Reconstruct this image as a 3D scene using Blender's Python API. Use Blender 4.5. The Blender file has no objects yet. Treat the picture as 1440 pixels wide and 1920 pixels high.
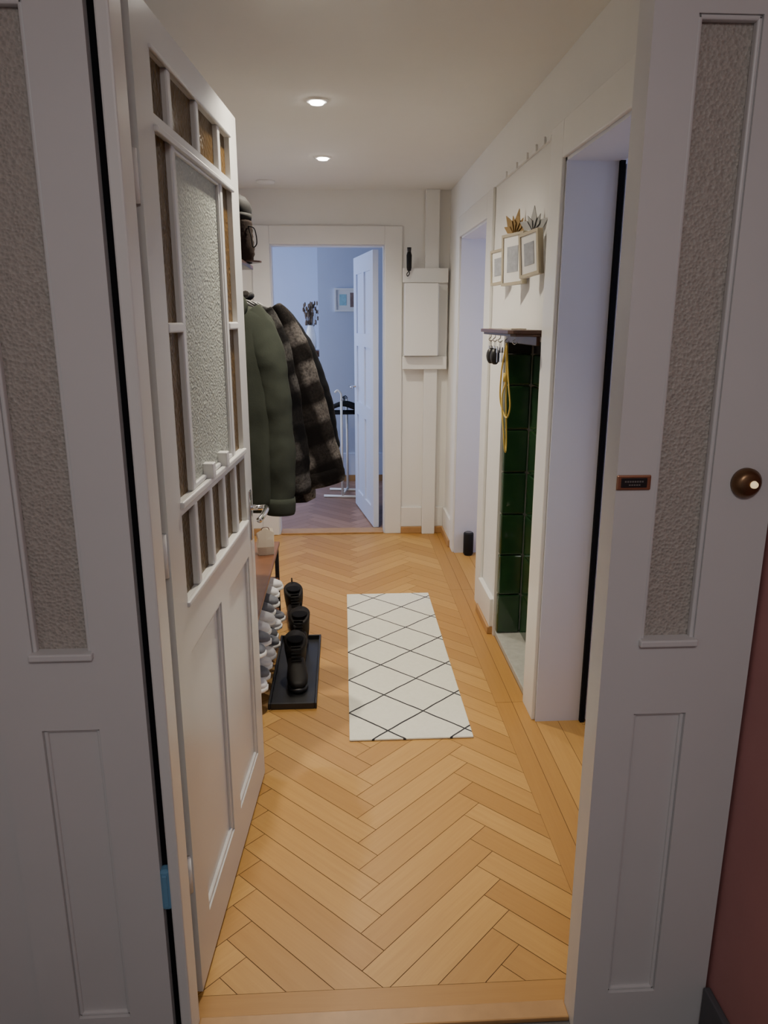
import bpy, bmesh, math, random
from mathutils import Vector, Matrix
random.seed(7)
scn = bpy.context.scene
COL = scn.collection

# ---------------------------------------------------------------- materials
class NT:
    def __init__(s, m):
        m.use_nodes = True
        s.t = m.node_tree; s.n = s.t.nodes; s.l = s.t.links
        s.b = s.n['Principled BSDF']
    def new(s, typ, **kw):
        nd = s.n.new(typ)
        for k, v in kw.items(): setattr(nd, k, v)
        return nd
    def put(s, v, sock):
        if isinstance(v, (int, float)): sock.default_value = v
        elif isinstance(v, tuple): sock.default_value = v
        else: s.l.new(v, sock)
    def M(s, op, a, b=0.0, c=None):
        nd = s.n.new('ShaderNodeMath'); nd.operation = op
        s.put(a, nd.inputs[0]); s.put(b, nd.inputs[1])
        if c is not None: s.put(c, nd.inputs[2])
        return nd.outputs[0]
    def mix(s, f, a, b):
        nd = s.n.new('ShaderNodeMix'); nd.data_type = 'RGBA'
        s.put(f, nd.inputs[0])
        s.put(a if not isinstance(a, tuple) else c4(a), nd.inputs[6])
        s.put(b if not isinstance(b, tuple) else c4(b), nd.inputs[7])
        return nd.outputs[2]
    def coord(s, which='Object'):
        return s.n.new('ShaderNodeTexCoord').outputs[which]
    def mapping(s, vec, scale):
        nd = s.n.new('ShaderNodeMapping'); s.l.new(vec, nd.inputs[0])
        nd.inputs['Scale'].default_value = scale
        return nd.outputs[0]
    def noise(s, scale, vec=None, detail=3):
        nd = s.n.new('ShaderNodeTexNoise'); nd.inputs['Scale'].default_value = scale
        nd.inputs['Detail'].default_value = detail
        if vec is None: vec = s.coord()
        s.l.new(vec, nd.inputs['Vector'])
        return nd.outputs['Fac']
    def bump(s, h, strength, dist=0.01):
        nd = s.n.new('ShaderNodeBump'); nd.inputs['Strength'].default_value = strength
        nd.inputs['Distance'].default_value = dist
        s.l.new(h, nd.inputs['Height']); s.l.new(nd.outputs[0], s.b.inputs['Normal'])
def c4(c): return (c[0], c[1], c[2], 1.0)

def mat(name, col, rough=.5, metal=0, var=.06, vscale=6, bump=0, bscale=40, trans=0, alpha=1, emis=None, es=0, coat=0, sheen=0, spec=None, bd=.01):
    m = bpy.data.materials.new(name); t = NT(m)
    dark = tuple(max(0, c*(1-var)) for c in col); lite = tuple(min(1, c*(1+var)) for c in col)
    out = t.mix(t.noise(vscale), dark, lite)
    t.l.new(out, t.b.inputs['Base Color'])
    t.b.inputs['Roughness'].default_value = rough
    t.b.inputs['Metallic'].default_value = metal
    t.b.inputs['Transmission Weight'].default_value = trans
    t.b.inputs['Coat Weight'].default_value = coat
    t.b.inputs['Sheen Weight'].default_value = sheen
    if spec is not None: t.b.inputs['Specular IOR Level'].default_value = spec
    if bump: t.bump(t.noise(bscale), bump, bd)
    if emis:
        t.b.inputs['Emission Color'].default_value = c4(emis)
        t.b.inputs['Emission Strength'].default_value = es
    return m

WALL = mat('wall_paint', (.79, .785, .76), .75, var=.02, bump=.05, bscale=120)
CEIL = mat('ceiling_paint', (.74, .74, .72), .85, var=.02)
PAINT = mat('gloss_white_paint', (.78, .78, .76), .32, var=.02, bump=.03, bscale=14)
DOORP = mat('door_white_paint', (.64, .64, .62), .3, var=.02, bump=.03, bscale=14)
FRONTP = mat('entrance_paint', (.68, .67, .67), .4, var=.03, bump=.05, bscale=12)
LAV = mat('cool_lit_white', (.68, .70, .78), .5, var=.02)  # white paint with the cool side-room light tinted into its colour
BLUEW = mat('cool_lit_wall', (.53, .58, .71), .8, var=.03)  # blue of the far room's cold light mixed into the wall colour
BLUED = mat('cool_lit_door', (.66, .73, .90), .4, var=.02)  # white door paint, far-room light carried in its blue tint
PINK = mat('mauve_wall', (.46, .21, .20), .7, var=.08, bump=.1)
DARKG = mat('dark_grey', (.10, .10, .11), .6)
BLACK = mat('black_matte', (.012, .012, .013), .7, spec=.2)
BLACKP = mat('black_plastic', (.016, .016, .018), .4)
GAP = mat('gap_shade_black', (.008, .008, .01), .8, spec=.1)  # near-black that paints the shade inside door gaps and boot openings
WHITE = mat('white_plastic', (.82, .82, .80), .4)
CHROME = mat('chrome', (.75, .75, .75), .18, 1)
COPPER = mat('aged_copper', (.50, .27, .17), .4, 1, var=.15, vscale=60)
BRONZE = mat('aged_bronze', (.22, .13, .07), .35, .9, var=.2, vscale=40)
GOLD = mat('gold_metal', (.34, .23, .10), .35, 1)
GOLDF = mat('champagne_frame', (.44, .39, .29), .4, .4)
SILVER = mat('grey_metal', (.30, .30, .29), .45, .7)
AMBERL = mat('bell_button', (.9, .75, .5), .4, emis=(1, .75, .4), es=.8)
BLUEP = mat('blue_plastic', (.16, .36, .55), .4)
WALNUT = mat('walnut', (.075, .03, .018), .35, var=.35, vscale=25)
BENCHW = mat('bench_wood', (.20, .085, .04), .4, var=.3, vscale=18)
SKIRTW = mat('oak_strip', (.44, .25, .10), .4, var=.2, vscale=20)
PAPER = mat('paper', (.70, .63, .53), .8)
PAPERD = mat('paper_picture', (.36, .38, .42), .8, var=.4, vscale=40)
TEAL = mat('print_teal', (.30, .55, .62), .8, var=.3, vscale=30)
BROWNP = mat('print_brown', (.22, .15, .13), .8, var=.5, vscale=40)
YELLOW = mat('yellow_cord', (.70, .50, .10), .6)
STONE = mat('stone_slab', (.42, .42, .38), .4, var=.25, vscale=30)
RUBW = mat('white_rubber', (.85, .85, .84), .5)
MESHW = mat('sneaker_white', (.78, .78, .80), .7, var=.12, vscale=50)
MESHG = mat('sneaker_grey', (.16, .17, .20), .7, var=.3, vscale=40)
LEATH = mat('black_leather', (.010, .008, .007), .55, bump=.15, bscale=60, spec=.25, bd=.003)
GRASS = mat('dried_grass', (.16, .11, .07), .9, var=.4)
KNIT = mat('brown_knit', (.022, .014, .011), .9, var=.3, vscale=60, bump=.5, bscale=120, spec=.1, bd=.003)
LAMPE = mat('lamp_glow', (1, 1, 1), .5, emis=(1, .95, .85), es=30)

def glass(name, c, rough, trans, bs, bst):
    m = bpy.data.materials.new(name); t = NT(m)
    v = t.new('ShaderNodeTexVoronoi'); v.inputs['Scale'].default_value = bs
    t.l.new(t.coord(), v.inputs['Vector'])
    n = t.noise(bs*.6)
    h = t.M('ADD', v.outputs['Distance'], n)
    f = t.M('MULTIPLY', h, .6)
    t.l.new(t.mix(f, tuple(x*.78 for x in c), tuple(min(1, x*1.18) for x in c)), t.b.inputs['Base Color'])
    t.b.inputs['Roughness'].default_value = rough
    t.b.inputs['Transmission Weight'].default_value = trans
    t.b.inputs['IOR'].default_value = 1.3
    t.bump(h, bst, .004)
    return m
FROST = glass('frosted_textured_glass', (.50, .46, .42), .35, .12, 160, .7)
FROSTD = glass('door_frosted_glass', (.54, .57, .50), .3, .3, 150, .8)
AMBER = glass('amber_textured_glass', (.13, .075, .022), .3, .25, 90, .6)

def floor_mat(name, a, b, c):
    m = bpy.data.materials.new(name); t = NT(m)
    at = t.new('ShaderNodeAttribute'); at.attribute_name = 'tone'
    uv = t.coord('UV')
    g = t.noise(1.0, t.mapping(uv, (3, 70, 1)), 6)
    g2 = t.noise(1.0, t.mapping(uv, (9, 200, 1)), 3)
    base = t.mix(at.outputs['Fac'], a, b)
    f = t.M('MULTIPLY', t.M('ADD', g, t.M('MULTIPLY', g2, .6)), .5)
    f = t.M('SUBTRACT', f, .14)
    t.l.new(t.mix(f, base, c), t.b.inputs['Base Color'])
    t.b.inputs['Roughness'].default_value = .45
    t.bump(g2, .06, .002)
    return m
OAK = floor_mat('oak_parquet', (.64, .375, .105), (.45, .235, .055), (.32, .14, .028))
OAKD = floor_mat('dark_parquet', (.44, .26, .18), (.24, .13, .09), (.14, .08, .06))
SEAM = mat('parquet_seam', (.10, .045, .015), .8)

def rug_mat():
    m = bpy.data.materials.new('diamond_rug'); t = NT(m)
    sp = t.new('ShaderNodeSeparateXYZ'); t.l.new(t.coord(), sp.inputs[0])
    x, y = sp.outputs[0], sp.outputs[1]
    wob = t.M('MULTIPLY', t.M('SUBTRACT', t.noise(9), .5), .015)
    px = t.M('DIVIDE', t.M('ADD', x, t.M('ADD', wob, .2375)), .150)
    py = t.M('DIVIDE', t.M('ADD', y, .575), .142)
    def line(e):
        f = t.M('FRACT', t.M('ADD', t.M('MULTIPLY', e, .5), .5))
        return t.M('LESS_THAN', t.M('ABSOLUTE', t.M('SUBTRACT', f, .5)), .0185)
    l = t.M('MAXIMUM', line(t.M('ADD', px, py)), line(t.M('SUBTRACT', px, py)))
    base = t.mix(t.noise(60), (.74, .73, .62), (.85, .84, .73))
    t.l.new(t.mix(l, base, (.03, .03, .035)), t.b.inputs['Base Color'])
    t.b.inputs['Roughness'].default_value = .95
    t.bump(t.noise(220), .5, .004)
    return m
RUG = rug_mat()

def plaid_mat(name, dark, mid, light, sx, sz):
    m = bpy.data.materials.new(name); t = NT(m)
    sp = t.new('ShaderNodeSeparateXYZ'); t.l.new(t.coord(), sp.inputs[0])
    w = t.M('MULTIPLY', t.noise(12), 1.2)
    a = t.M('SINE', t.M('ADD', t.M('MULTIPLY', t.M('ADD', sp.outputs[0], t.M('MULTIPLY', sp.outputs[2], .35)), sx), w))
    b = t.M('SINE', t.M('ADD', t.M('MULTIPLY', t.M('ADD', sp.outputs[2], t.M('MULTIPLY', sp.outputs[0], -.35)), sz), w))
    sa = t.M('MINIMUM', t.M('MAXIMUM', t.M('MULTIPLY_ADD', a, 1.3, .5), 0), 1)
    sb = t.M('MINIMUM', t.M('MAXIMUM', t.M('MULTIPLY_ADD', b, 1.3, .4), 0), 1)
    fz = t.M('MULTIPLY_ADD', t.noise(110, detail=5), 1.6, -.3)
    f = t.M('MULTIPLY', t.M('ADD', sa, sb), .5)
    c = t.mix(t.M('MULTIPLY', f, fz), dark, mid)
    g = t.M('MULTIPLY', t.M('MULTIPLY', sa, sb), t.M('MAXIMUM', fz, 0))
    c = t.mix(t.M('MINIMUM', g, 1), c, light)
    t.l.new(c, t.b.inputs['Base Color'])
    t.b.inputs['Roughness'].default_value = .95
    t.b.inputs['Specular IOR Level'].default_value = .1
    t.bump(t.noise(260), .5, .003)
    return m
PLAID = plaid_mat('brown_grey_plaid_wool', (.008, .007, .007), (.06, .052, .048), (.27, .25, .235), 36, 38)
PLAID2 = plaid_mat('black_grey_plaid_wool', (.006, .006, .007), (.04, .036, .034), (.12, .115, .11), 46, 50)
GREENF = mat('green_sweatshirt', (.050, .058, .046), .95, var=.12, vscale=20, bump=.25, bscale=240, spec=.1, bd=.002)
NAVY = mat('black_padded_fabric', (.008, .009, .013), .7, bump=.2, bscale=30, spec=.2)
def tile_mat():
    m = bpy.data.materials.new('green_glazed_tile'); t = NT(m)
    n = t.noise(9, detail=5)
    t.l.new(t.mix(n, (.008, .035, .014), (.03, .085, .03)), t.b.inputs['Base Color'])
    t.b.inputs['Roughness'].default_value = .12
    t.b.inputs['Coat Weight'].default_value = .6
    t.bump(t.noise(12), .15, .01)
    return m
TILE = tile_mat()

# ---------------------------------------------------------------- geometry helpers
def abox(bm, b):
    x0, x1, y0, y1, z0, z1 = b
    vs = [bm.verts.new(p) for p in ((x0,y0,z0),(x1,y0,z0),(x1,y1,z0),(x0,y1,z0),(x0,y0,z1),(x1,y0,z1),(x1,y1,z1),(x0,y1,z1))]
    return [bm.faces.new([vs[i] for i in f]) for f in ((3,2,1,0),(4,5,6,7),(0,1,5,4),(1,2,6,5),(2,3,7,6),(3,0,4,7))]
def rings(bm, rs, cap=True):
    R_ = [[bm.verts.new(p) for p in r] for r in rs]
    n = len(R_[0])
    for a, b in zip(R_, R_[1:]):
        for i in range(n):
            bm.faces.new((a[i], a[(i+1) % n], b[(i+1) % n], b[i]))
    if cap:
        bm.faces.new(R_[0][::-1]); bm.faces.new(R_[-1])
def tube(bm, pts, rad, seg=10, flat=1.0, ref=None):
    pts = [Vector(p) for p in pts]
    if not isinstance(rad, (list, tuple)): rad = [rad]*len(pts)
    rs = []; prev = Vector(ref) if ref else None
    for i, p in enumerate(pts):
        d = (pts[min(i+1, len(pts)-1)] - pts[max(i-1, 0)]).normalized()
        if prev is None:
            prev = Vector((0,0,1)) if abs(d.z) < .9 else Vector((1,0,0))
        u = (prev - d*prev.dot(d)).normalized(); v = d.cross(u); prev = u
        rs.append([p + u*math.cos(2*math.pi*k/seg)*rad[i]*flat + v*math.sin(2*math.pi*k/seg)*rad[i] for k in range(seg)])
    rings(bm, rs)
def ell(bm, c, r, u=16, v=10):
    rs = []
    for j in range(1, v):
        a = math.pi*j/v
        rs.append([(c[0]+r[0]*math.sin(a)*math.cos(2*math.pi*k/u), c[1]+r[1]*math.sin(a)*math.sin(2*math.pi*k/u), c[2]-r[2]*math.cos(a)) for k in range(u)])
    rings(bm, rs)
def spline(pts, n=6):
    P = [Vector(p) for p in pts]; out = []
    for i in range(len(P)-1):
        p0 = P[max(i-1, 0)]; p1 = P[i]; p2 = P[i+1]; p3 = P[min(i+2, len(P)-1)]
        for k in range(n):
            t = k/n
            out.append(.5*((2*p1)+(p2-p0)*t+(2*p0-5*p1+4*p2-p3)*t*t+(3*p1-p0-3*p2+p3)*t**3))
    out.append(P[-1]); return out

def obj(name, bm, m, parent=None, bevel=0, smooth=False, label=None, cat=None, kind=None, group=None):
    bmesh.ops.recalc_face_normals(bm, faces=bm.faces)
    me = bpy.data.meshes.new(name)
    loc = Vector((0, 0, 0))
    if parent is None:
        xs = [v.co for v in bm.verts]
        mn = Vector([min(c[i] for c in xs) for i in range(3)]); mx = Vector([max(c[i] for c in xs) for i in range(3)])
        loc = Vector(((mn.x+mx.x)/2, (mn.y+mx.y)/2, mn.z))
        for v in bm.verts: v.co -= loc
    bm.to_mesh(me); bm.free()
    for mm in (m if isinstance(m, list) else [m]): me.materials.append(mm)
    if smooth:
        for p in me.polygons: p.use_smooth = True
    o = bpy.data.objects.new(name, me); COL.objects.link(o)
    o.location = loc
    if parent is not None: o.parent = parent
    if bevel:
        b = o.modifiers.new('bevel', 'BEVEL'); b.width = bevel; b.segments = 2; b.limit_method = 'ANGLE'
    props(o, label, cat, kind, group)
    return o
def props(o, label=None, cat=None, kind=None, group=None):
    if label: o['label'] = label
    if cat: o['category'] = cat
    if kind: o['kind'] = kind
    if group: o['group'] = group
def root(name, loc, rz=0, label=None, cat=None, kind=None, group=None):
    o = bpy.data.objects.new(name, None); COL.objects.link(o); o.empty_display_size = .1
    o.location = loc; o.rotation_euler = (0, 0, rz); props(o, label, cat, kind, group)
    return o
def boxes(name, bs, m, parent=None, bevel=0, **kw):
    bm = bmesh.new()
    for b in bs: abox(bm, b)
    return obj(name, bm, m, parent, bevel, **kw)
def tubes(name, specs, m, parent=None, **kw):
    bm = bmesh.new()
    for s in specs: tube(bm, *s)
    kw.setdefault('smooth', True)
    return obj(name, bm, m, parent, **kw)
def dup(o, loc, rz=None):
    def cp(x, par):
        c = x.copy(); COL.objects.link(c)
        if par is not None: c.parent = par
        for ch in x.children: cp(ch, c)
        return c
    n = cp(o, None); n.location = loc
    if rz is not None: n.rotation_euler = (0, 0, rz)
    return n
S = 'structure'

# ---------------------------------------------------------------- parquet floors
def parquet(name, x0, x1, y0, y1, mats, L=.49, W=.0816667, border=None, rstrips=None, phase=(0, 0), thick=.1):
    bm = bmesh.new(); tone = bm.loops.layers.float_color.new('tone'); uvl = bm.loops.layers.uv.new('UVMap')
    g = .0009
    def quad(pts, ulen, uwid, t, off):
        f = bm.faces.new([bm.verts.new(p) for p in pts])
        for lp, (a, b) in zip(f.loops, ((0, 0), (ulen, 0), (ulen, uwid), (0, uwid))):
            lp[uvl].uv = (a+off, b+off*3.7); lp[tone] = (t, t, t, 1)
    bx0, bx1, by0, by1 = x0, x1, y0, y1
    if border: bx0 += border[0]; by0 += border[2]; by1 -= border[3]
    if rstrips: bx1 -= sum(rstrips)
    c = math.sqrt(.5); rnd = random.Random(11)
    def R2(a, b): return ((a-b)*c+phase[0], (a+b)*c+phase[1], 0)
    N = int(14/W); Mx = int(8/L)
    for m in range(-Mx, Mx+1):
        for k in range(-N, N+1):
            ox, oy = k*W+m*L, k*W-m*L
            cx, cy, _ = R2(ox+L/2, oy)
            if cx < bx0-.8 or cx > bx1+.8 or cy < by0-.8 or cy > by1+.8: continue
            t = rnd.random(); off = rnd.random()*50
            quad([R2(ox+g, oy+g), R2(ox+L-g, oy+g), R2(ox+L-g, oy+W-g), R2(ox+g, oy+W-g)], L, W, t*.85, off)
            t = rnd.random(); off = rnd.random()*50
            vx0, vx1, vy0, vy1 = ox+L, ox+L+W, oy+W-L, oy+W
            quad([R2(vx0+g, vy1-g), R2(vx0+g, vy0+g), R2(vx1-g, vy0+g), R2(vx1-g, vy1-g)], L, W, t*.85+.15, off)
    for co, no in (((bx0,0,0),(-1,0,0)), ((bx1,0,0),(1,0,0)), ((0,by0,0),(0,-1,0)), ((0,by1,0),(0,1,0))):
        bmesh.ops.bisect_plane(bm, geom=bm.verts[:]+bm.edges[:]+bm.faces[:], plane_co=co, plane_no=no, clear_outer=True)
    def strip(ax0, ax1, ay0, ay1, alongy, dk=.5):
        n = max(1, int(((ay1-ay0) if alongy else (ax1-ax0))/1.1))
        for i in range(n):
            t = rnd.random(); off = rnd.random()*40; t = dk+.3*t
            if alongy:
                a = ay0+(ay1-ay0)*i/n; b = ay0+(ay1-ay0)*(i+1)/n
                quad([(ax0+g, b-g, 0), (ax0+g, a+g, 0), (ax1-g, a+g, 0), (ax1-g, b-g, 0)], b-a, ax1-ax0, t, off)
            else:
                a = ax0+(ax1-ax0)*i/n; b = ax0+(ax1-ax0)*(i+1)/n
                quad([(a+g, ay0+g, 0), (b-g, ay0+g, 0), (b-g, ay1-g, 0), (a+g, ay1-g, 0)], b-a, ay1-ay0, t, off)
    if rstrips:
        xx = bx1
        for j, w in enumerate(rstrips):
            strip(xx, xx+w, by0, y1, True, (1.25, .8, .3, .3)[j]); xx += w
    if border:
        if border[0]: strip(x0, bx0, by0, y1, True)
        if border[2]: strip(x0, x1, y0, by0, False, 1.1)
        if border[3]: strip(bx0, bx1, by1, y1, False)
    for f in bm.faces:
        f.normal_update()
        if f.normal.z < 0: f.normal_flip()
    for f in abox(bm, (x0, x1, y0, y1, -thick, -.0015)): f.material_index = 1
    me = bpy.data.meshes.new(name)
    ctr = Vector(((x0+x1)/2, (y0+y1)/2, 0))
    for v in bm.verts: v.co -= ctr
    bm.to_mesh(me); bm.free()
    for mm in mats: me.materials.append(mm)
    o = bpy.data.objects.new(name, me); COL.objects.link(o); o.location = ctr
    props(o, kind=S, label='herringbone parquet floor')
    return o
parquet('floor', -.72, .93, 1.37, 5.46, [OAK, SEAM], border=(.07, .2, .065, .07), rstrips=(.07, .06, .09, .09), phase=(.085, .04))
parquet('floor', -1.8, 2.0, 5.46, 8.1, [OAKD, SEAM], phase=(.1, 5.5))
parquet('floor', .93, 2.6, 1.45, 5.3, [OAK, SEAM], phase=(.3, .1))
boxes('floor', [(-1.2, 1.4, -1.6, 1.37, -.1, 0)], mat('hall_floor', (.09, .085, .085), .6), kind=S)

# ---------------------------------------------------------------- room shell
H = 2.40
def wall(name, bs, m=WALL, **kw): return boxes(name, bs, m, kind=S, **kw)
wall('wall_left', [(-.87, -.72, 1.37, 5.46, 0, H)])
wall('wall_right', [
    (.75, .93, 1.37, 1.78, 0, H), (.75, .93, 1.78, 2.63, 2.07, H), (.75, .93, 2.63, 2.80, 0, H),
    (.75, .93, 2.80, 3.45, 1.47, H), (.90, .93, 2.80, 3.45, 0, 1.47), (.75, .93, 3.45, 3.95, 0, H),
    (.75, .93, 3.95, 4.85, 2.05, H), (.75, .93, 4.85, 5.46, 0, H)])
wall('wall_far', [(-.72, -.485, 5.36, 5.46, 0, H), (.30, .75, 5.36, 5.46, 0, H), (-.485, .30, 5.36, 5.46, 2.05, H)])
wall('ceiling', [(-1.2, 2.8, -1.6, 5.46, H, H+.1)], CEIL)
# far room
wall('ceiling', [(-1.9, 2.1, 5.46, 8.2, H, H+.1)], BLUEW)
wall('wall_back', [(-.22, 2.0, 7.25, 7.35, 0, H), (-.22, -.12, 7.35, 8.0, 0, H), (-1.8, -.12, 8.0, 8.1, 0, H)], BLUEW)
wall('wall_side', [(-1.9, -1.8, 5.46, 8.1, 0, H)], BLUEW)
wall('wall_side', [(2.0, 2.1, 5.46, 8.1, 0, H)], BLUEW)
wall('wall_near', [(-1.8, -.72, 5.46, 5.5, 0, H), (.93, 2.0, 5.46, 5.5, 0, H)], BLUEW)
# side rooms
wall('wall_side', [(2.6, 2.7, 1.35, 5.4, 0, H)], LAV)
wall('wall_side', [(.93, 2.6, 3.2, 3.3, 0, H)], LAV)
wall('wall_side', [(.93, 2.6, 1.37, 1.45, 0, H)], LAV)
wall('wall_side', [(.93, 2.6, 5.3, 5.38, 0, H)], LAV)
# stair hall in front
wall('wall_hall', [(-.90, -.76, -1.6, 1.34, 0, H)], FRONTP)
wall('wall_hall', [(.80, .92, -1.6, 1.34, 0, H)], PINK)
boxes('baseboard_hall', [(.785, .80, -1.6, 1.295, 0, .11)], DARKG, kind=S, bevel=.003)

# reveals linings and casings
boxes('trim_1', [(.735, .75, 2.63, 2.78, 0, 2.19), (.735, .75, 1.63, 2.63, 2.07, 2.19), (.735, .75, 1.63, 1.78, 0, 2.07)], PAINT, kind=S, bevel=.004)
boxes('trim_2', [(.749, .935, 2.618, 2.63, 0, 2.07), (.749, .935, 1.78, 2.63, 2.06, 2.072)], LAV, kind=S)
boxes('trim_3', [(.735, .75, 3.80, 3.95, 0, 2.17), (.735, .75, 4.85, 4.97, 0, 2.17), (.735, .75, 3.95, 4.85, 2.05, 2.17)], PAINT, kind=S, bevel=.004)
boxes('trim_4', [(.749, .935, 4.838, 4.852, 0, 2.05), (.749, .935, 3.95, 4.85, 2.04, 2.052)], LAV, kind=S)
boxes('trim_5', [(-.605, -.485, 5.34, 5.36, 0, 2.17), (.30, .42, 5.34, 5.36, 0, 2.17), (-.485, .30, 5.34, 5.36, 2.05, 2.17)], PAINT, kind=S, bevel=.004)
boxes('trim_6', [(-.487, -.475, 5.36, 5.465, 0, 2.05), (.29, .302, 5.36, 5.465, 0, 2.05), (-.475, .29, 5.36, 5.465, 2.04, 2.052)], LAV, kind=S)
boxes('trim_7', [(.575, .67, 5.31, 5.36, 0, H)], PAINT, kind=S, bevel=.004)
boxes('trim_8', [(-.475, .29, 5.345, 5.475, 0, .012)], SKIRTW, kind=S, bevel=.004)
boxes('trim_9', [(.738, .75, 2.80, 3.78, 2.165, 2.178)] + [(.730, .738, y, y+.008, 2.160, 2.185) for y in (2.86, 2.98, 3.12, 3.3, 3.5)], PAINT, kind=S, bevel=.002)
boxes('trim_10', [(.742, .75, 2.78, 2.80, 0, 2.165), (.742, .75, 3.45, 3.47, 0, 1.5)], PAINT, kind=S)
# baseboards
boxes('baseboard_far', [(.42, .575, 5.345, 5.36, .05, .2), (.67, .735, 5.345, 5.36, .05, .2), (-.72, -.605, 5.345, 5.36, .05, .2)], PAINT, kind=S, bevel=.004)
boxes('baseboard_far', [(.42, .575, 5.335, 5.36, 0, .05), (.67, .735, 5.335, 5.36, 0, .05), (-.72, -.605, 5.335, 5.36, 0, .05)], SKIRTW, kind=S, bevel=.004)
boxes('baseboard_right', [(.732, .75, 4.97, 5.335, .05, .2), (.725, .75, 3.47, 3.80, .04, .19)], PAINT, kind=S, bevel=.004)
boxes('baseboard_right', [(.722, .75, 4.97, 5.335, 0, .05), (.715, .75, 3.47, 3.80, 0, .04)], SKIRTW, kind=S, bevel=.004)
boxes('baseboard_left', [(-.72, -.705, 1.4, 5.335, 0, .18)], PAINT, kind=S, bevel=.004)
boxes('baseboard_back', [(-.22, 2.0, 7.235, 7.25, .06, .28)], BLUED, kind=S, bevel=.004)
boxes('baseboard_back', [(-.22, 2.0, 7.23, 7.25, 0, .06)], SKIRTW, kind=S)
boxes('trim_11', [(-.345, .497, 1.325, 1.372, -.01, .010)], SKIRTW, kind=S, bevel=.004)

# ---------------------------------------------------------------- entrance partition
def sidelight(name, x0, gx0, gx1, x1, y1):
    r = root(name, ((x0+x1)/2, 1.32, 0), kind=S, label='white painted sidelight with frosted glass over a wood panel')
    cx, cy = (x0+x1)/2, 1.32
    def L(b): return (b[0]-cx, b[1]-cx, b[2]-cy, b[3]-cy, b[4], b[5])
    boxes('frame', [L(b) for b in [
        (x0, gx0, 1.30, y1, 0, H), (gx1, x1, 1.30, y1, 0, H), (gx0, gx1, 1.30, y1, 2.02, H),
        (gx0, gx1, 1.30, y1, .79, .95), (gx0, gx1, 1.30, y1, 0, .10)]], FRONTP, r)
    boxes('panel', [L((gx0, gx1, 1.312, y1-.005, .10, .79))], FRONTP, r)
    w = .008
    boxes('beading', [L(b) for b in [
        (gx0, gx0+w, 1.306, 1.318, .10, .79), (gx1-w, gx1, 1.306, 1.318, .10, .79), (gx0, gx1, 1.306, 1.318, .10, .108), (gx0, gx1, 1.306, 1.318, .782, .79),
        (gx0, gx0+w, 1.303, 1.318, .95, 2.02), (gx1-w, gx1, 1.303, 1.318, .95, 2.02), (gx0, gx1, 1.303, 1.318, 2.012, 2.02)]], FRONTP, r, bevel=.003)
    boxes('sill', [L((gx0-.004, gx1+.004, 1.288, 1.32, .938, .952))], FRONTP, r, bevel=.003)
    boxes('glass', [L((gx0, gx1, 1.318, 1.324, .95, 2.02))], FROST, r)
    return r
sidelight('window_1', -.66, -.583, -.475, -.385, 1.34)
sidelight('window_2', .497, .57, .676, .793, 1.366)
boxes('trim_12', [(-.76, -.66, 1.31, 1.37, 0, H)], FRONTP, kind=S, bevel=.004)
boxes('jamb_gap_shade', [(-.385, -.368, 1.32, 1.345, 0, H)], GAP, kind=S)  # solid black strip painting the shade in the gap beside the jamb
boxes('trim_14', [(-.368, -.345, 1.295, 1.37, 0, 2.12), (-.368, .497, 1.30, 1.37, 2.12, H)], PAINT, kind=S, bevel=.004)
boxes('trim_15', [(-.72, -.385, 1.34, 1.37, 0, .93), (-.72, -.60, 1.34, 1.37, .93, H)], WALL, kind=S)

# nameplate and bell
np_ = root('nameplate', (.528, 1.30, 1.249), label='small black engraved nameplate in copper holder on door post', cat='nameplate')
boxes('plate_holder', [(-.032, .032, -.005, 0, 0, .028)], COPPER, np_, bevel=.003)
boxes('plate', [(-.024, .024, -.007, -.004, .005, .023)], BLACKP, np_, bevel=.001)
boxes('engraving', [(-.018+.0045*i, -.018+.0045*i+.003, -.0074, -.007, .015, .0180) for i in range(8)] + [(-.010+.0045*i, -.010+.0045*i+.003, -.0074, -.007, .009, .0115) for i in range(5)], SILVER, np_)
db = root('doorbell', (.739, 1.30, 1.26), label='round aged bronze doorbell with small glowing button', cat='doorbell')
tubes('bell_plate', [([(0, 0, 0), (0, -.008, 0), (0, -.016, 0), (0, -.02, 0)], [.028, .028, .022, .017], 32)], BRONZE, db)
tubes('button', [([(.006, -.018, 0), (.006, -.025, 0)], [.0075, .006], 20)], AMBERL, db)

# ---------------------------------------------------------------- entrance door (open)
ang = math.atan2(.998, .066)
d1 = root('door_1', (-.35, 1.436, 0), ang, kind=S, label='open white door with frosted centre glass, amber panes and two lower panels')
T = .042; W_ = .88
boxes('door_frame', [(0, .10, 0, T, .012, 2.10), (.78, W_, 0, T, .012, 2.10), (.10, .78, 0, T, 2.03, 2.10),
    (.10, .78, 0, T, 1.897, 1.922), (.10, .78, 0, T, 1.15, 1.178), (.10, .78, 0, T, .84, .955), (.10, .78, 0, T, .012, .15), (.40, .49, 0, T, .15, .84)], DOORP, d1)
mu = []
for s in (.21, .43, .645): mu.append((s, s+.026, .001, T-.001, 1.92, 2.03))
for s in (.21, .645): mu.append((s, s+.026, .001, T-.001, 1.178, 1.897))
for s in (.21, .355, .50, .645): mu.append((s, s+.026, .001, T-.001, .955, 1.15))
mu += [(.10, .21, -.002, T-.001, 1.525, 1.545), (.671, .78, -.002, T-.001, 1.525, 1.545)]
boxes('muntins', mu, DOORP, d1, bevel=.004)
boxes('rail_moulding', [(.095, .785, -.008, .004, 1.89, 1.902), (.095, .785, -.008, .004, 1.165, 1.18), (.095, .785, -.006, .004, .944, .957), (.095, .785, -.006, .004, 2.028, 2.036)], DOORP, d1, bevel=.003)
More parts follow.
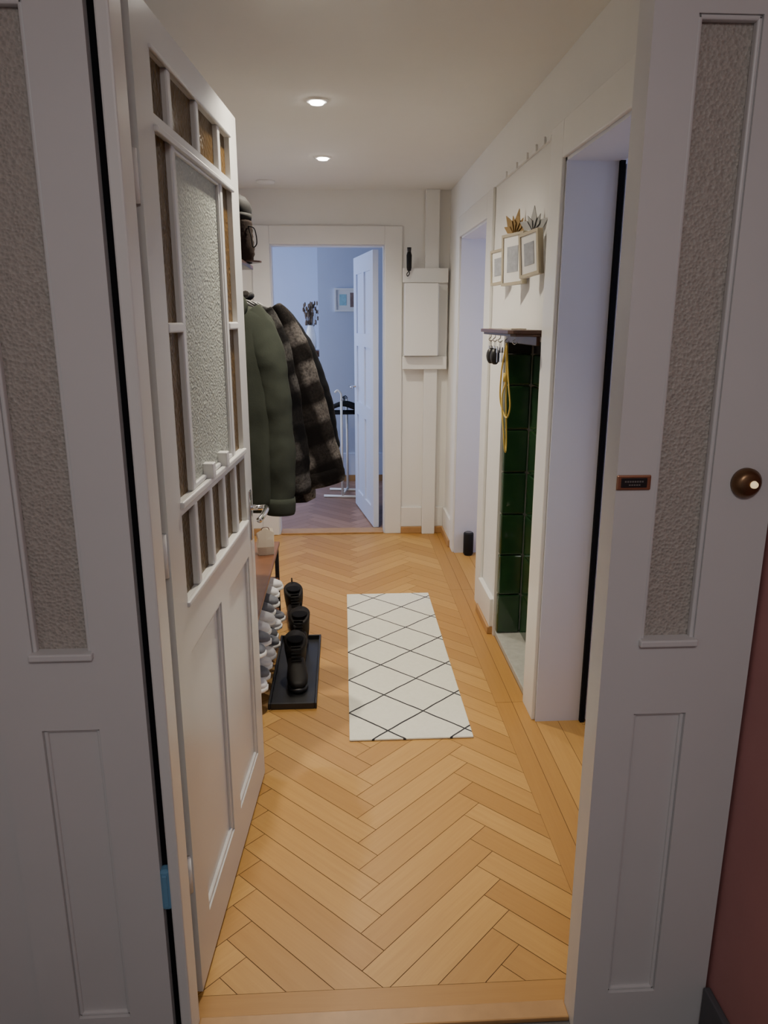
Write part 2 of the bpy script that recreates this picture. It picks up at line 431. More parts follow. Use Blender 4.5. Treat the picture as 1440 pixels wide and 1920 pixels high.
boxes('glazing_bead', [(.236, .246, .004, .014, 1.178, 1.897), (.635, .645, .004, .014, 1.178, 1.897), (.236, .645, .004, .014, 1.885, 1.897), (.236, .645, .004, .014, 1.178, 1.19)], DOORP, d1, bevel=.003)
boxes('block', [(.345, .375, -.012, .02, 1.178, 1.215)], DOORP, d1, bevel=.002)
boxes('block', [(.50, .53, -.012, .02, 1.178, 1.215)], DOORP, d1, bevel=.002)
boxes('panel', [(.10, .40, .012, .03, .15, .84)], DOORP, d1)
boxes('panel', [(.49, .78, .012, .03, .15, .84)], DOORP, d1)
bd = []
for a, b in ((.10, .40), (.49, .78)):
    bd += [(a, a+.012, .004, .014, .15, .84), (b-.012, b, .004, .014, .15, .84), (a, b, .004, .014, .15, .162), (a, b, .004, .014, .828, .84)]
boxes('beading', bd, DOORP, d1, bevel=.003)
boxes('frosted_glass', [(.236, .645, .012, .017, 1.178, 1.897)], FROSTD, d1, label='large frosted textured glass pane')
boxes('amber_glass', [(.10, .21, .014, .019, 1.178, 1.897), (.671, .78, .014, .019, 1.178, 1.897), (.10, .78, .014, .019, 1.922, 2.03), (.10, .78, .016, .021, .955, 1.15)], AMBER, d1, label='small amber textured glass panes')
hd = bpy.data.objects.new('handle', None); COL.objects.link(hd); hd.parent = d1; hd['label'] = 'chrome lever handle'
boxes('handle_plate', [(.815, .842, -.006, 0, .88, 1.04)], CHROME, hd, bevel=.003)
tubes('lever', [([(.828, 0, .985), (.828, -.05, .985)], .009, 12), (spline([(.828, -.05, .985), (.80, -.056, .985), (.74, -.055, .98), (.71, -.05, .975)]), .009, 12)], CHROME, hd)
for z in (.3, 1.05, 1.75):
    tubes('hinge', [([(-.008, .01, z), (-.008, .01, z+.09)], .008, 12)], PAINT, d1)
hc = root('hinge_cover', (-.376, 1.316, .372), label='light blue plastic cover clipped in the door gap', cat='hinge cover')
boxes('cover_body', [(-.010, .010, -.020, .004, 0, .095)], BLUEP, hc, bevel=.006)
boxes('cover_rib', [(-.005, .005, -.023, -.018, .01, .085)], BLUEP, hc, bevel=.002)

# ---------------------------------------------------------------- panel doors
def panel_door(name, loc, rz, w, h, m, label, layout):
    r = root(name, loc, rz, kind=S, label=label)
    t = .04; st = .11
    fr = [(0, st, 0, t, .01, h), (w-st, w, 0, t, .01, h)]
    prev = .01
    pan = []
    for (a, b) in layout:
        fr.append((st, w-st, 0, t, prev, a)); prev = b
        fr.append((w/2-.04, w/2+.04, 0, t, a, b))
        pan += [(st, w/2-.04, .012, t-.012, a, b), (w/2+.04, w-st, .012, t-.012, a, b)]
    fr.append((st, w-st, 0, t, prev, h))
    boxes('door_frame', fr, m, r)
    for p in pan: boxes('panel', [p], m, r)
    tubes('handle', [([(w-.05, -.05, 1.02), (w-.05, t+.05, 1.02)], .008, 10), ([(w-.05, -.05, 1.02), (w-.16, -.05, 1.02)], .009, 10), ([(w-.05, t+.05, 1.02), (w-.16, t+.05, 1.02)], .009, 10)], CHROME, r)
    return r
panel_door('door_2', (.945, 2.605, 0), math.radians(-5), .82, 2.05, LAV, 'white door standing open inside the side room', [(.15, .9), (1.05, 1.9)])
boxes('reveal_gap_shade', [(.924, .940, 2.600, 2.64, 0, 2.06)], GAP, kind=S)  # black strip in place of the dark gap between reveal and leaf
panel_door('door_3', (.262, 5.49, 0), math.atan2(.80, -.125), .80, 2.03, BLUED, 'white panelled door open into the bluish room', [(.15, .8), (.9, 1.35), (1.45, 1.9)])

# ---------------------------------------------------------------- tiled stove niche
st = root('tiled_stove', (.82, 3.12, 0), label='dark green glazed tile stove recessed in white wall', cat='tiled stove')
bm = bmesh.new()
for i in range(7):
    a = .03+.205*i+.002; b = min(.03+.205*(i+1)-.002, 1.40)
    abox(bm, (-.068, .045, .291, .329, a, b))
    for k in range(3):
        y0 = -.318+k*.203
        abox(bm, (.047, .078, y0+.002, y0+.201, a, b))
    abox(bm, (-.068, .045, -.319, -.30, a, b))
obj('green_tiles', bm, TILE, st, bevel=.007)
boxes('black_top_panel', [(-.066, .045, .30, .325, 1.402, 1.465), (.05, .078, -.318, .29, 1.402, 1.465), (-.066, .045, -.319, -.305, 1.402, 1.465)], BLACKP, st, bevel=.003)  # plain black panels above the tile courses
boxes('hearth_slab', [(-.07, .078, -.318, .328, .001, .03)], STONE, st, bevel=.003)
for z in (.45, .62):
    tubes('soot_door_knob', [([(.047, -.02+.0, z), (.028, -.02, z)], [.010, .012], 12)], CHROME, st)

# ---------------------------------------------------------------- key shelf
ks = root('key_shelf', (.75, 3.12, 1.49), label='dark walnut key shelf with hooks on white wall', cat='shelf')
bm = bmesh.new()
prof = [(-.115, -.27), (-.10, -.30), (0, -.30), (0, .30), (-.10, .30), (-.115, .27)]
rings(bm, [[(x, y, 0) for x, y in prof], [(x, y, .010) for x, y in prof]])
rings(bm, [[(x*1.0 - (.012 if x else 0), y*1.03, .010) for x, y in prof], [(x - (.012 if x else 0), y*1.03, .024) for x, y in prof]])
obj('shelf_board', bm, WALNUT, ks, bevel=.002)
boxes('hook_rail', [(-.014, 0, -.27, .27, -.035, 0)], WALNUT, ks, bevel=.003)
HY = [-.22, -.08, .05, .16, .25]
for y in HY:
    tubes('hook', [(spline([(-.085, y, 0), (-.085, y, -.012), (-.095, y, -.022), (-.085, y, -.030), (-.076, y, -.022)], 4), .0018, 6)], CHROME, ks)
boxes('envelope', [(.66, .72, 2.95, 3.12, 1.5145, 1.519)], PAPER, label='flat white paper lying on the key shelf', cat='paper')
def keys(y, label, n, fob):
    r = root('key_bunch', (.665, y, 1.462), label=label, cat='keys', group='keys on the key shelf')
    ring = [(0, .014*math.cos(a), -.012+.014*math.sin(a)) for a in [2*math.pi*i/16 for i in range(17)]]
    tubes('key_ring', [(ring, .0012, 6)], CHROME, r)
    for i in range(n):
        x = -.010*(i-n/2)
        bm = bmesh.new()
        tube(bm, [(x, .003*i, -.022), (x, .003*i, -.045)], [.009, .013], 12, .3)
        abox(bm, (x-.001, x+.001, .003*i-.004, .003*i+.004, -.085, -.042))
        obj('key', bm, CHROME, r)
    if fob:
        bm = bmesh.new(); ell(bm, (0, -.012, -.065), (.022, .020, .036)); obj('key_fob', bm, BLACKP, r, smooth=True)
    return r
keys(3.12+.25, 'bunch of metal keys with round black fob', 3, True)
keys(3.12+.16, 'bunch of metal keys with oval black car fob', 2, True)
keys(3.12+.05, 'small bunch of silver keys on a ring', 4, False)
ly = root('lanyard', (.665, 3.04, 1.462), label='yellow cord lanyard looped and hanging from key shelf hook', cat='lanyard')
tubes('cord', [(spline([(0, 0, 0), (-.012, .02, -.1), (-.012, .035, -.22), (0, .02, -.28), (.008, -.02, -.30), (.012, -.05, -.25), (.008, -.03, -.17), (.006, .0, -.08), (0, 0, 0)]), .0035, 8),
    (spline([(0, 0, 0), (.006, .012, -.14), (-.014, -.01, -.22), (-.012, -.06, -.36), (.004, -.03, -.44), (.014, .0, -.40), (.006, .005, -.2), (0, 0, 0)]), .0035, 8)], YELLOW, ly)
tubes('cord_knot', [([(0, 0, -.12), (0, 0, -.155)], .010, 10)], YELLOW, ly)

# ---------------------------------------------------------------- small frames and ornaments
def pframe(loc, rz, w, h, label, tilt=0):
    r = root('picture_frame', loc, rz, label=label, cat='picture frame', group='small frames on the white wall')
    r.rotation_euler = (0, math.radians(tilt), rz)
    t = .024; b = .011
    boxes('frame', [(-w/2, -w/2+b, -t, 0, 0, h), (w/2-b, w/2, -t, 0, 0, h), (-w/2+b, w/2-b, -t, 0, 0, b), (-w/2+b, w/2-b, -t, 0, h-b, h)], GOLDF, r)
    boxes('mat_board', [(-w/2+b, w/2-b, -.020, -.004, b, h-b)], WHITE, r)
    boxes('picture', [(-w/4, w/4, -.0215, -.020, h*.25, h*.75)], PAPERD, r)
    return r
a_ = math.radians(-90+22)
pframe((.72, 3.44, 1.705), a_, .12, .15, 'small champagne frame with white mat and faint print', -4)
pframe((.715, 3.14, 1.69), a_, .15, .20, 'champagne portrait frame with white mat and small print', -2)
pframe((.72, 2.87, 1.71), a_, .12, .16, 'small champagne frame tilted, white mat and grey print', -7)
def leafs(name, loc, m, label, n, sc):
    r = root(name, loc, a_, label=label, cat='ornament')
    bm = bmesh.new()
    for i in range(n):
        a = math.radians(25+130*i/(n-1)); L = sc*(1 if i % 2 == 0 else .75)
        d = Vector((math.cos(a), 0, math.sin(a))); s = Vector((-d.z, 0, d.x))
        p = [Vector((0, 0, 0)), d*L*.5+s*L*.2, d*L, d*L*.5-s*L*.2]
        f = [bm.verts.new(q+Vector((0, -.004*i, 0))) for q in p]; g = [bm.verts.new(q+Vector((0, -.003-.004*i, 0))) for q in p]
        bm.faces.new(f); bm.faces.new(g[::-1])
        for k in range(4): bm.faces.new((f[k], f[(k+1) % 4], g[(k+1) % 4], g[k]))
    obj('leaves', bm, m, r)
    tubes('stem', [([(0, 0, .002), (0, .012, -.004)], .004, 8)], m, r)
leafs('metal_ornament', (.725, 3.20, 1.895), GOLD, 'gold metal leaf ornament fixed above small frame', 6, .095)
leafs('metal_ornament', (.725, 2.90, 1.875), SILVER, 'grey metal leaf ornament fixed above small frame', 5, .085)

# ---------------------------------------------------------------- meter cabinet on far wall
mc = root('meter_cabinet', (.585, 5.36, 1.215), label='white boxed meter cabinet mounted across the wall post', cat='cabinet')
boxes('top_board', [(-.165, .148, -.075, -.05, .585, .68)], PAINT, mc, bevel=.004)
boxes('bottom_board', [(-.165, .148, -.075, -.05, 0, .09)], PAINT, mc, bevel=.004)
boxes('cabinet_body', [(-.155, -.012, -.05, 0, .0, .68), (.087, .148, -.05, 0, 0, .68)], PAINT, mc)
boxes('cabinet_door', [(-.155, .075, -.13, -.052, .095, .58)], PAINT, mc, bevel=.004)
boxes('door_strip', [(.075, .079, -.125, -.052, .1, .575)], LAV, mc)
um = root('umbrella', (.46, 5.262, 1.875), label='small black folding umbrella hanging by its strap', cat='umbrella')
tubes('umbrella_body', [([(0, 0, .0), (0, 0, .02), (0, 0, .10), (0, 0, .12)], [.012, .017, .018, .013], 14)], BLACK, um)
tubes('handle', [([(0, 0, .12), (0, 0, .15)], [.012, .015], 12)], BLACKP, um)
tubes('strap', [(spline([(0, 0, 0), (-.015, 0, -.02), (-.01, 0, -.035), (.002, 0, -.02), (0, 0, 0)]), .003, 6)], BLACK, um)
bs = root('speaker', (.838, 4.79, 0), label='small black cylindrical speaker standing on doorway floor', cat='speaker')
tubes('speaker_body', [([(0, 0, .006), (0, 0, .012), (0, 0, .15), (0, 0, .158)], [.030, .034, .034, .030], 24)], BLACK, bs)
tubes('speaker_base', [([(0, 0, 0), (0, 0, .007)], .028, 24)], BLACKP, bs)
tubes('control_ring', [([(0, 0, .158), (0, 0, .163)], [.024, .022], 24)], DARKG, bs)

# ---------------------------------------------------------------- rug
bm = bmesh.new(); abox(bm, (-.2375, .2375, -.775, .775, 0, .008))
rug = obj('rug', bm, RUG, None, bevel=.003, label='cream runner rug with thin black diamond lines', cat='rug')
rug.location = (.2445, 3.285, .0005)

# ---------------------------------------------------------------- ceiling spots
def spot(loc, w, size, blend):
    r = root('ceiling_spotlight', loc, label='recessed round ceiling spotlight, lit', cat='ceiling light', group='recessed ceiling spots')
    bm = bmesh.new(); n = 32
    def rg(rr, z): return [(rr*math.cos(2*math.pi*i/n), rr*math.sin(2*math.pi*i/n), z) for i in range(n)]
    rings(bm, [rg(.032, -.002), rg(.032, -.008), rg(.044, -.006), rg(.047, 0)], cap=False)
    obj('trim_ring', bm, WHITE, r, smooth=True)
    tubes('bulb', [([(0, 0, 0), (0, 0, -.014)], [.033, .026], 24)], LAMPE, r)
    l = bpy.data.lights.new('spot_light', 'SPOT'); l.energy = w; l.color = (1, .89, .72)
    l.spot_size = math.radians(size); l.spot_blend = blend; l.shadow_soft_size = .03
    lo = bpy.data.objects.new('spot_light', l); COL.objects.link(lo); lo.parent = r; lo.location = (0, 0, -.02)
spot((-.088, 3.285, H), 96, 155, .9); spot((-.09, 4.35, H), 80, 155, .9); spot((-.09, 2.22, H), 105, 100, 1.0)
cv = root('ceiling_cover', (-.47, 5.08, H), label='small flat white round cover on ceiling', cat='ceiling cover')
tubes('cover_plate', [([(0, 0, 0), (0, 0, -.012)], [.06, .055], 28)], WHITE, cv)

# ---------------------------------------------------------------- coat rack, coats
cr = root('coat_rack', (-.72, 2.8, 1.70), label='dark wooden wall coat rack with shelf and rail', cat='coat rack')
boxes('wall_board', [(0, .02, -.5, .42, -.08, .05)], WALNUT, cr, bevel=.003)
boxes('shelf', [(.0, .36, -.5, .42, .05, .066)], WALNUT, cr, bevel=.003)
tubes('rail', [([(.28, -.48, .015), (.28, .40, .015)], .010, 12)], CHROME, cr)
boxes('bracket', [(.02, .30, -.49, -.475, .0, .05)], WALNUT, cr)
boxes('bracket', [(.02, .30, .395, .41, .0, .05)], WALNUT, cr)

wr = bpy.data.textures.new('cloth_wrinkle', 'CLOUDS'); wr.noise_scale = .13; wr.noise_depth = 2
def wrinkle(o, s):
    ss = o.modifiers.new('subd', 'SUBSURF'); ss.levels = 1; ss.render_levels = 1
    d = o.modifiers.new('wrinkle', 'DISPLACE'); d.texture = wr; d.strength = s; d.mid_level = .5; d.texture_coords = 'LOCAL'
def garment(name, loc, m, label, cat, hw, zhem, sleeve, sl_r, depth, cuff=None, seed=0, hood=False, wk=.022, hemshift=0):
    r = root(name, loc, label=label, cat=cat, group='garments on the coat rack')
    rnd = random.Random(seed); ph = rnd.random()*6
    tubes('hanger', [(spline([(0, 0, -.075), (0, 0, -.03), (.0, 0, -.012), (.014, 0, .004), (.0, 0, .018), (-.014, 0, .004)], 5), .002, 8),
        ([(-.19, 0, -.155), (-.1, 0, -.10), (0, 0, -.078), (.1, 0, -.10), (.19, 0, -.155)], .007, 8)], BLACKP, r)
    bm = bmesh.new(); n = 64; rs = []
    spec = [(-.075, .055, .045, 0, 0), (-.09, .075, .05, 0, 0), (-.11, .13, .055, 0, 0), (-.135, .185, .06, 0, 0), (-.17, .215, .06, .02, 0), (-.23, .22, .06, .03, 0)]
    for i in range(1, 12):
        f = i/11; spec.append((-.23+(zhem+.23)*f, .22*(1-f)+hw*f, .06+(depth-.06)*f, .03+.06*f, hemshift*f))
    for z, rx, ry, am, sh_ in spec:
        ring = []
        for k in range(n):
            a = 2*math.pi*k/n
            f = 1+am*(math.sin(5*a+ph+z*2)+.6*math.sin(9*a+ph*2-z*5))
            ca, sa = math.cos(a), math.sin(a)
            ring.append((sh_+rx*math.copysign(abs(ca)**.8, ca)*(1+(f-1)*.3), ry*math.copysign(abs(sa)**.8, sa)*(1+(f-1)*2.2), z+.006*math.sin(3*a+ph)))
        rs.append(ring)
    rings(bm, rs)
    wrinkle(obj('body', bm, m, r, smooth=True), wk)
    def slv(path, rad):
        P = spline(path, 9); R_ = []
        for i, p in enumerate(P):
            f = i/(len(P)-1)
            R_.append(rad[0]*(1-f)+rad[1]*f)
        b = bmesh.new(); tube(b, P, R_, 24, .72, (0, 1, 0)); o = obj('sleeve', b, m, r, smooth=True); wrinkle(o, wk*1.3); return P, R_
    P, R_ = slv(sleeve, sl_r)
    mir = [(-.20, 0, -.16), (-.22, -.01, -.3), (-.20, -.015, -.5), (-.17, -.015, zhem+.05)]
    slv(mir, (.05, .04))
    if cuff:
        b = bmesh.new(); d = (P[-1]-P[-2]).normalized()
        tube(b, [P[-1]-d*.05, P[-1]-d*.03, P[-1]-d*.0, P[-1]+d*.012], [R_[-1]*1.03, R_[-1]*1.07, R_[-1]*1.04, R_[-1]*.96], 24, .74, (0, 1, 0))
        obj('cuff', b, cuff, r, smooth=True)
    b = bmesh.new()
    pts = [(.075*math.cos(t), .05*math.sin(t), -.078+.010*math.cos(t*2)) for t in [2*math.pi*i/20 for i in range(21)]]
    tube(b, pts, .013, 10); obj('collar', b, m, r, smooth=True)
    if hood:
        b = bmesh.new(); ell(b, (.02, -.045, -.12), (.11, .04, .07)); obj('hood', b, m, r, smooth=True)
    return r
g1 = garment('sweatshirt', (-.44, 2.62, 1.715), GREENF, 'dark green sweatshirt with long sleeves on hanger', 'sweatshirt', .205, -.84,
    [(.11, 0, -.145), (.165, -.01, -.23), (.195, -.015, -.36), (.21, -.015, -.58), (.21, -.015, -.83)], (.065, .052), .065, cuff=GREENF, seed=2, hood=True, wk=.018)
g3 = garment('jacket', (-.44, 2.80, 1.715), PLAID2, 'black and grey checked wool shirt jacket on hanger', 'jacket', .23, -.84,
    [(.12, 0, -.15), (.17, .0, -.25), (.21, .0, -.42), (.235, .0, -.62), (.25, .0, -.80)], (.075, .062), .06, cuff=PLAID2, seed=8, hemshift=.03)
g2 = garment('plaid_coat', (-.44, 2.98, 1.715), PLAID, 'brown and grey checked wool coat with sleeve hanging outwards', 'coat', .26, -.90,
    [(.13, 0, -.15), (.20, -.01, -.25), (.255, -.015, -.40), (.300, -.015, -.56), (.355, -.015, -.80)], (.095, .090), .075, cuff=PLAID, seed=5, hemshift=.07)
g4 = garment('padded_jacket', (-.44, 3.15, 1.715), NAVY, 'plain black padded jacket hanging at end of rail', 'jacket', .24, -.70,
    [(.14, 0, -.14), (.22, .01, -.24), (.30, .01, -.40), (.345, .01, -.56), (.36, .01, -.70)], (.075, .06), .06, cuff=None, seed=11)

# hats
kc = root('winter_hat', (-.435, 3.07, 1.766), label='dark brown ribbed winter hat with drawcord on rack shelf', cat='hat')
bm = bmesh.new(); rs = []
for i in range(15):
    z = .155*i/14; rr = .088+.010*math.sin(math.pi*i/14)
    rs.append([((rr+.003*(i % 2))*math.cos(2*math.pi*k/40)*(1+.03*math.sin(z*50)), (rr+.003*(i % 2))*math.sin(2*math.pi*k/40), z) for k in range(40)])
rings(bm, rs); obj('crown', bm, KNIT, kc, smooth=True)
bm = bmesh.new()
rings(bm, [[(x_, y_, z) for x_, y_ in [(.06, -.06), (.09, -.05), (.12, -.02), (.125, .0), (.12, .02), (.09, .05), (.06, .06)]] for z in (.002, .008)])
obj('visor', bm, WALNUT, kc)
tubes('drawcord', [(spline([(.085, -.05, .13), (.108, -.05, .12), (.115, -.05, .07), (.10, -.05, .055), (.095, -.05, .09), (.085, -.05, .13)]), .0022, 6)], BLACK, kc)
kb = root('knit_cap', (-.43, 3.07, 1.922), label='black knitted cap lying on top of winter hat', cat='hat')
bm = bmesh.new()
rings(bm, [[(r_*math.cos(2*math.pi*k/28)*(1+.05*math.sin(3*2*math.pi*k/28)), r_*math.sin(2*math.pi*k/28), z) for k in range(28)] for r_, z in ((.075, 0), (.085, .01), (.088, .04), (.082, .065), (.065, .085), (.04, .097), (.012, .10))])
obj('cap_body', bm, BLACK, kb, smooth=True)
tubes('cap_band', [([(0, 0, 0), (0, 0, .022)], [.087, .090], 28)], BLACK, kb)

# ---------------------------------------------------------------- shoe bench
bn = root('shoe_bench', (-.53, 3.14, 0), label='brown wood-topped shoe bench with black metal frame', cat='bench')
boxes('bench_top', [(-.175, .195, -.53, .53, .43, .452)], BENCHW, bn, bevel=.004)
for x in (-.17, .17):
    for y in (-.52, .50):
        boxes('leg', [(x, x+.02, y, y+.02, 0, .43)], BLACKP, bn, bevel=.002)
for z in (.10, .265):
    boxes('shelf', [(-.17, .185, -.52, .52, z-.012, z)], BENCHW, bn, bevel=.002)
bag = root('paper_bag', (-.385, 3.47, .453), math.radians(12), label='small crumpled beige paper bag on the bench', cat='bag')
bm = bmesh.new(); rs = []
for z, a, b in ((0, .035, .03), (.04, .04, .032), (.075, .036, .026), (.11, .04, .015)):
    rs.append([(a*sx*(1+.06*math.sin(z*60+j)), b*sy, z+(.02*math.sin(j*1.7) if z > .1 else 0)) for j, (sx, sy) in enumerate(((-1,-1),(0,-1.15),(1,-1),(1.1,0),(1,1),(0,.9),(-1,1),(-1.1,0)))])
rings(bm, rs); obj('bag_body', bm, PAPER, bag)
tubes('handle', [(spline([(-.02, -.012, .1), (-.015, -.014, .13), (.015, -.014, .13), (.02, -.012, .1)]), .002, 6)], WALNUT, bag)

def shoe(name, loc, rz, upper, sole, label, cat, boot=False, group=None):
    r = root(name, loc, rz, label=label, cat=cat, group=group)
    k = 20
    def ringx(x, w, zb, zt):
        out = []
        for i in range(k):
            a = 2*math.pi*i/k; c, s = math.cos(a), math.sin(a)
            out.append((x, w*math.copysign(abs(c)**.75, c), (zb+zt)/2+(zt-zb)/2*math.copysign(abs(s)**.75, s)))
        return out
    so = [(-.135, .02, .004, .026), (-.125, .034, 0, .028), (-.09, .038, 0, .028), (-.03, .034, 0, .026), (.04, .042, 0, .024), (.09, .045, .001, .024), (.12, .034, .004, .026), (.135, .016, .008, .026)]
    bm = bmesh.new(); rings(bm, [ringx(*q) for q in so]); obj('sole', bm, sole, r, smooth=True)
    h = 1.15 if boot else 1; wv = 1.12 if boot else 1
    up = [(-.132, .018, .02, .085*h), (-.12, .032, .02, .10*h), (-.08, .036, .02, .098*h), (-.03, .034, .02, .098*h), (.02, .037, .02, .085*h), (.065, .041, .02, .064*h), (.10, .037, .02, .052*h), (.122, .026, .02, .044*h), (.131, .012, .02, .036*h)]
    bm = bmesh.new(); rings(bm, [ringx(q[0], q[1]*wv, q[2], q[3]) for q in up])
    if boot:
        ss = [(.05, -.068, .055, .040), (.09, -.066, .060, .045), (.12, -.066, .064, .048), (.145, -.068, .067, .050), (.160, -.070, .068, .051), (.165, -.070, .060, .045)]
        rings(bm, [[(cx+rx*math.cos(2*math.pi*i/k), ry*math.sin(2*math.pi*i/k)*(1+.03*math.sin(i+z*40)), z+.02*(z > .14)*math.cos(2*math.pi*i/k+math.pi)) for i in range(k)] for z, cx, rx, ry in ss])
    obj('upper', bm, upper, r, smooth=True)
    if boot:
        bm = bmesh.new(); ell(bm, (-.070, 0, .168), (.050, .038, .006)); obj('opening', bm, GAP, r, smooth=True)
        bm = bmesh.new(); tube(bm, [(-.138, 0, .165), (-.150, 0, .185), (-.146, 0, .198), (-.136, 0, .185)], .004, 8); obj('pull_tab', bm, BLACK, r, smooth=True)
        boxes('laces', [(.012-.008*i, .022-.008*i, -.022, .022, .100+.013*i, .104+.013*i) for i in range(5)], BLACK, r)
    else:
        bm = bmesh.new(); ell(bm, (-.075, 0, .098), (.045, .025, .006)); obj('opening', bm, DARKG, r, smooth=True)
        boxes('laces', [(-.02+.017*i, -.012+.017*i, -.022, .022, .098-.006*i, .103-.006*i) for i in range(4)], RUBW, r, bevel=.001)
    return r
sw = shoe('sneaker', (-.452, 2.74, .1005), 0, MESHW, RUBW, 'white sneaker with pale sole on bench shelf', 'shoe', group='shoes on the bench shelves')
sg = shoe('sneaker', (-.452, 2.84, .1005), 0, MESHG, RUBW, 'grey sneaker with white sole on bench shelf', 'shoe', group='shoes on the bench shelves')
for i, y in enumerate((2.94, 3.04, 3.15, 3.25, 3.36, 3.46)):
    dup((sw, sw, sg, sg, sw, sg)[i], (-.452+.008*(i % 3), y, .1005), random.uniform(-.08, .08))
for i, y in enumerate((2.72, 2.82, 2.93, 3.03, 3.14, 3.24, 3.35, 3.45)):
    dup((sg, sg, sw, sw, sg, sg, sw, sw)[i], (-.450+.01*(i % 2), y, .2655), random.uniform(-.1, .1))
# boots on tray
tr = root('boot_tray', (-.225, 3.11, 0), label='black rubber boot tray on parquet beside the bench', cat='tray')
boxes('tray_base', [(-.095, .095, -.34, .34, .0, .006)], BLACKP, tr, bevel=.002)
boxes('tray_rim', [(-.10, -.09, -.345, .345, 0, .028), (.09, .10, -.345, .345, 0, .028), (-.09, .09, -.345, -.335, 0, .028), (-.09, .09, .335, .345, 0, .028)], BLACKP, tr, bevel=.003)
bt = shoe('boot', (-.220, 3.01, .0065), math.radians(-84), LEATH, BLACKP, 'black leather ankle boot with laces', 'boot', True, group='black boots beside the bench')
dup(bt, (-.228, 3.30, .0065), math.radians(-93))
dup(bt, (-.265, 3.67, .0005), math.radians(-80))

# ---------------------------------------------------------------- far room furnishing
pf = root('wall_picture', (.06, 7.25, 1.63), label='white double frame with teal and brown prints', cat='picture frame')
boxes('frame', [(-.125, -.11, -.02, 0, 0, .21), (.11, .125, -.02, 0, 0, .21), (-.11, .11, -.02, 0, 0, .015), (-.11, .11, -.02, 0, .195, .21)], WHITE, pf)
boxes('mat_board', [(-.11, .11, -.01, -.002, .015, .195)], WHITE, pf)
boxes('print', [(-.08, -.015, -.012, -.009, .055, .155)], TEAL, pf)
boxes('print', [(.02, .10, -.012, -.009, .04, .17)], BROWNP, pf)
sh = root('wall_shelf', (-.22, 7.42, 1.25), label='small dark floating shelf on bluish wall', cat='shelf')
boxes('shelf_board', [(-.16, 0, -.14, .14, 0, .018)], WALNUT, sh, bevel=.002)
boxes('shelf_bracket', [(-.12, 0, .08, .095, -.05, 0)], WALNUT, sh)
va = root('vase', (-.30, 7.38, 1.2685), label='white vase holding dried grass on small shelf', cat='vase')
bm = bmesh.new()
rings(bm, [[(r_*math.cos(2*math.pi*k/24), r_*math.sin(2*math.pi*k/24), z) for k in range(24)] for r_, z in ((.035, 0), (.05, .03), (.052, .12), (.04, .19), (.03, .22), (.034, .235))])
obj('vase_body', bm, WHITE, va, smooth=True)
bm = bmesh.new(); rr = random.Random(3)
for i in range(60):
    a = rr.random()*6.28; sp = rr.random()*.085; h = .25+rr.random()*.19
    e = (sp*math.cos(a), sp*math.sin(a)*.7, h)
    tube(bm, [(0, 0, .2), (e[0]*.5, e[1]*.5, .23), e], .0015, 5)
    ell(bm, e, (.008, .008, .024), 6, 5)
g = obj('dried_grass', bm, GRASS, va, smooth=True)
rk = root('clothes_stand', (.01, 6.66, 0), math.radians(80), label='low white metal clothes stand holding black hangers', cat='clothes stand')
tubes('stand_frame', [([(.14, 0, .02), (.14, 0, .87)], .011, 10), ([(-.14, 0, .02), (-.14, 0, .87)], .011, 10), ([(-.14, 0, .87), (.14, 0, .87)], .010, 10), (spline([(-.14, 0, .87), (-.15, 0, .93), (-.15, .03, .96), (-.15, .055, .94)]), .009, 10),
    ([(-.14, -.17, .012), (-.14, .17, .012)], .012, 10), ([(.14, -.17, .012), (.14, .17, .012)], .012, 10), ([(-.14, 0, .03), (.14, 0, .03)], .010, 10)], WHITE, rk)
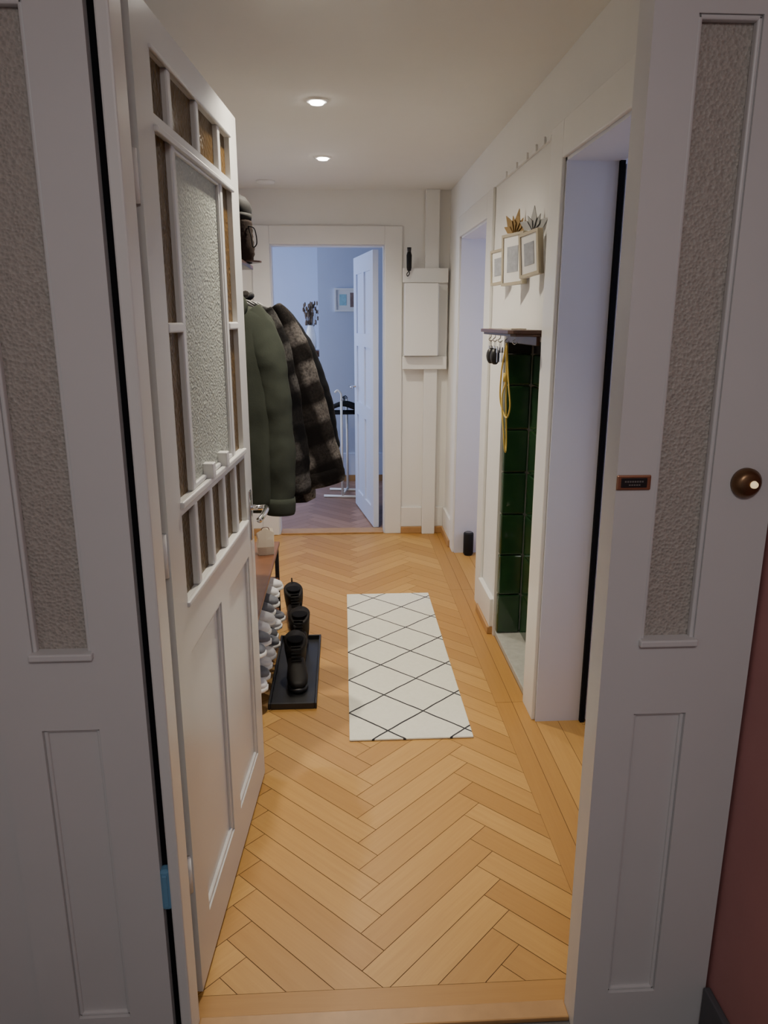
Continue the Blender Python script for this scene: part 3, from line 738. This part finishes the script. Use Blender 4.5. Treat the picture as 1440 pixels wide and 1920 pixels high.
def hanger(loc, rz):
    r = root('clothes_hanger', loc, rz, label='empty black clothes hanger on white stand', cat='hanger', group='black hangers on the stand')
    tubes('hook', [(spline([(0, 0, -.05), (0, 0, -.02), (.014, 0, .0), (0, 0, .015), (-.014, 0, .0)]), .004, 8)], BLACKP, r)
    tubes('arms', [(spline([(-.19, 0, -.125), (-.10, 0, -.075), (0, 0, -.045), (.10, 0, -.075), (.19, 0, -.125)]), .016, 8), ([(-.18, 0, -.123), (.18, 0, -.123)], .010, 8)], BLACK, r)
    return r
h0 = hanger((-.005, 6.57, .876), math.radians(2))
dup(h0, (.000, 6.63, .876), math.radians(-3)); dup(h0, (.008, 6.69, .876), math.radians(4)); dup(h0, (.02, 6.75, .876), math.radians(-2))

# ---------------------------------------------------------------- lights
def area(loc, rot, sx, sy, e, c):
    l = bpy.data.lights.new('unseen_area_light', 'AREA'); l.shape = 'RECTANGLE'; l.size = sx; l.size_y = sy; l.energy = e; l.color = c  # area lamps out of view, no window is modelled
    o = bpy.data.objects.new('unseen_area_light', l); COL.objects.link(o); o.location = loc; o.rotation_euler = rot
area((-1.7, 6.7, 1.5), (0, math.radians(-90), 0), 1.3, 1.4, 35, (.64, .75, 1))
area((2.5, 2.2, 1.5), (0, math.radians(90), 0), 1.3, 1.0, 9.5, (.66, .70, 1))
area((2.5, 4.1, 1.5), (0, math.radians(90), 0), 1.3, 1.0, 16, (.66, .68, 1))
area((.15, -.5, 2.35), (math.radians(15), 0, 0), .6, .6, 13.5, (1, .97, .96))  # unseen fill lamp added behind the camera to brighten the entrance partition
w = bpy.data.worlds.new('world'); scn.world = w; w.use_nodes = True
w.node_tree.nodes['Background'].inputs[0].default_value = (.79, .76, .79, 1)
w.node_tree.nodes['Background'].inputs[1].default_value = .18

# ---------------------------------------------------------------- camera
cd = bpy.data.cameras.new('camera'); cam = bpy.data.objects.new('camera', cd); COL.objects.link(cam)
cam.location = (0, 0, 1.55)
cam.rotation_euler = (math.radians(90-14.5), 0, math.radians(-3.15))
cd.sensor_fit = 'VERTICAL'; cd.sensor_height = 24; cd.lens = 17.375; cd.clip_start = .02
scn.camera = cam
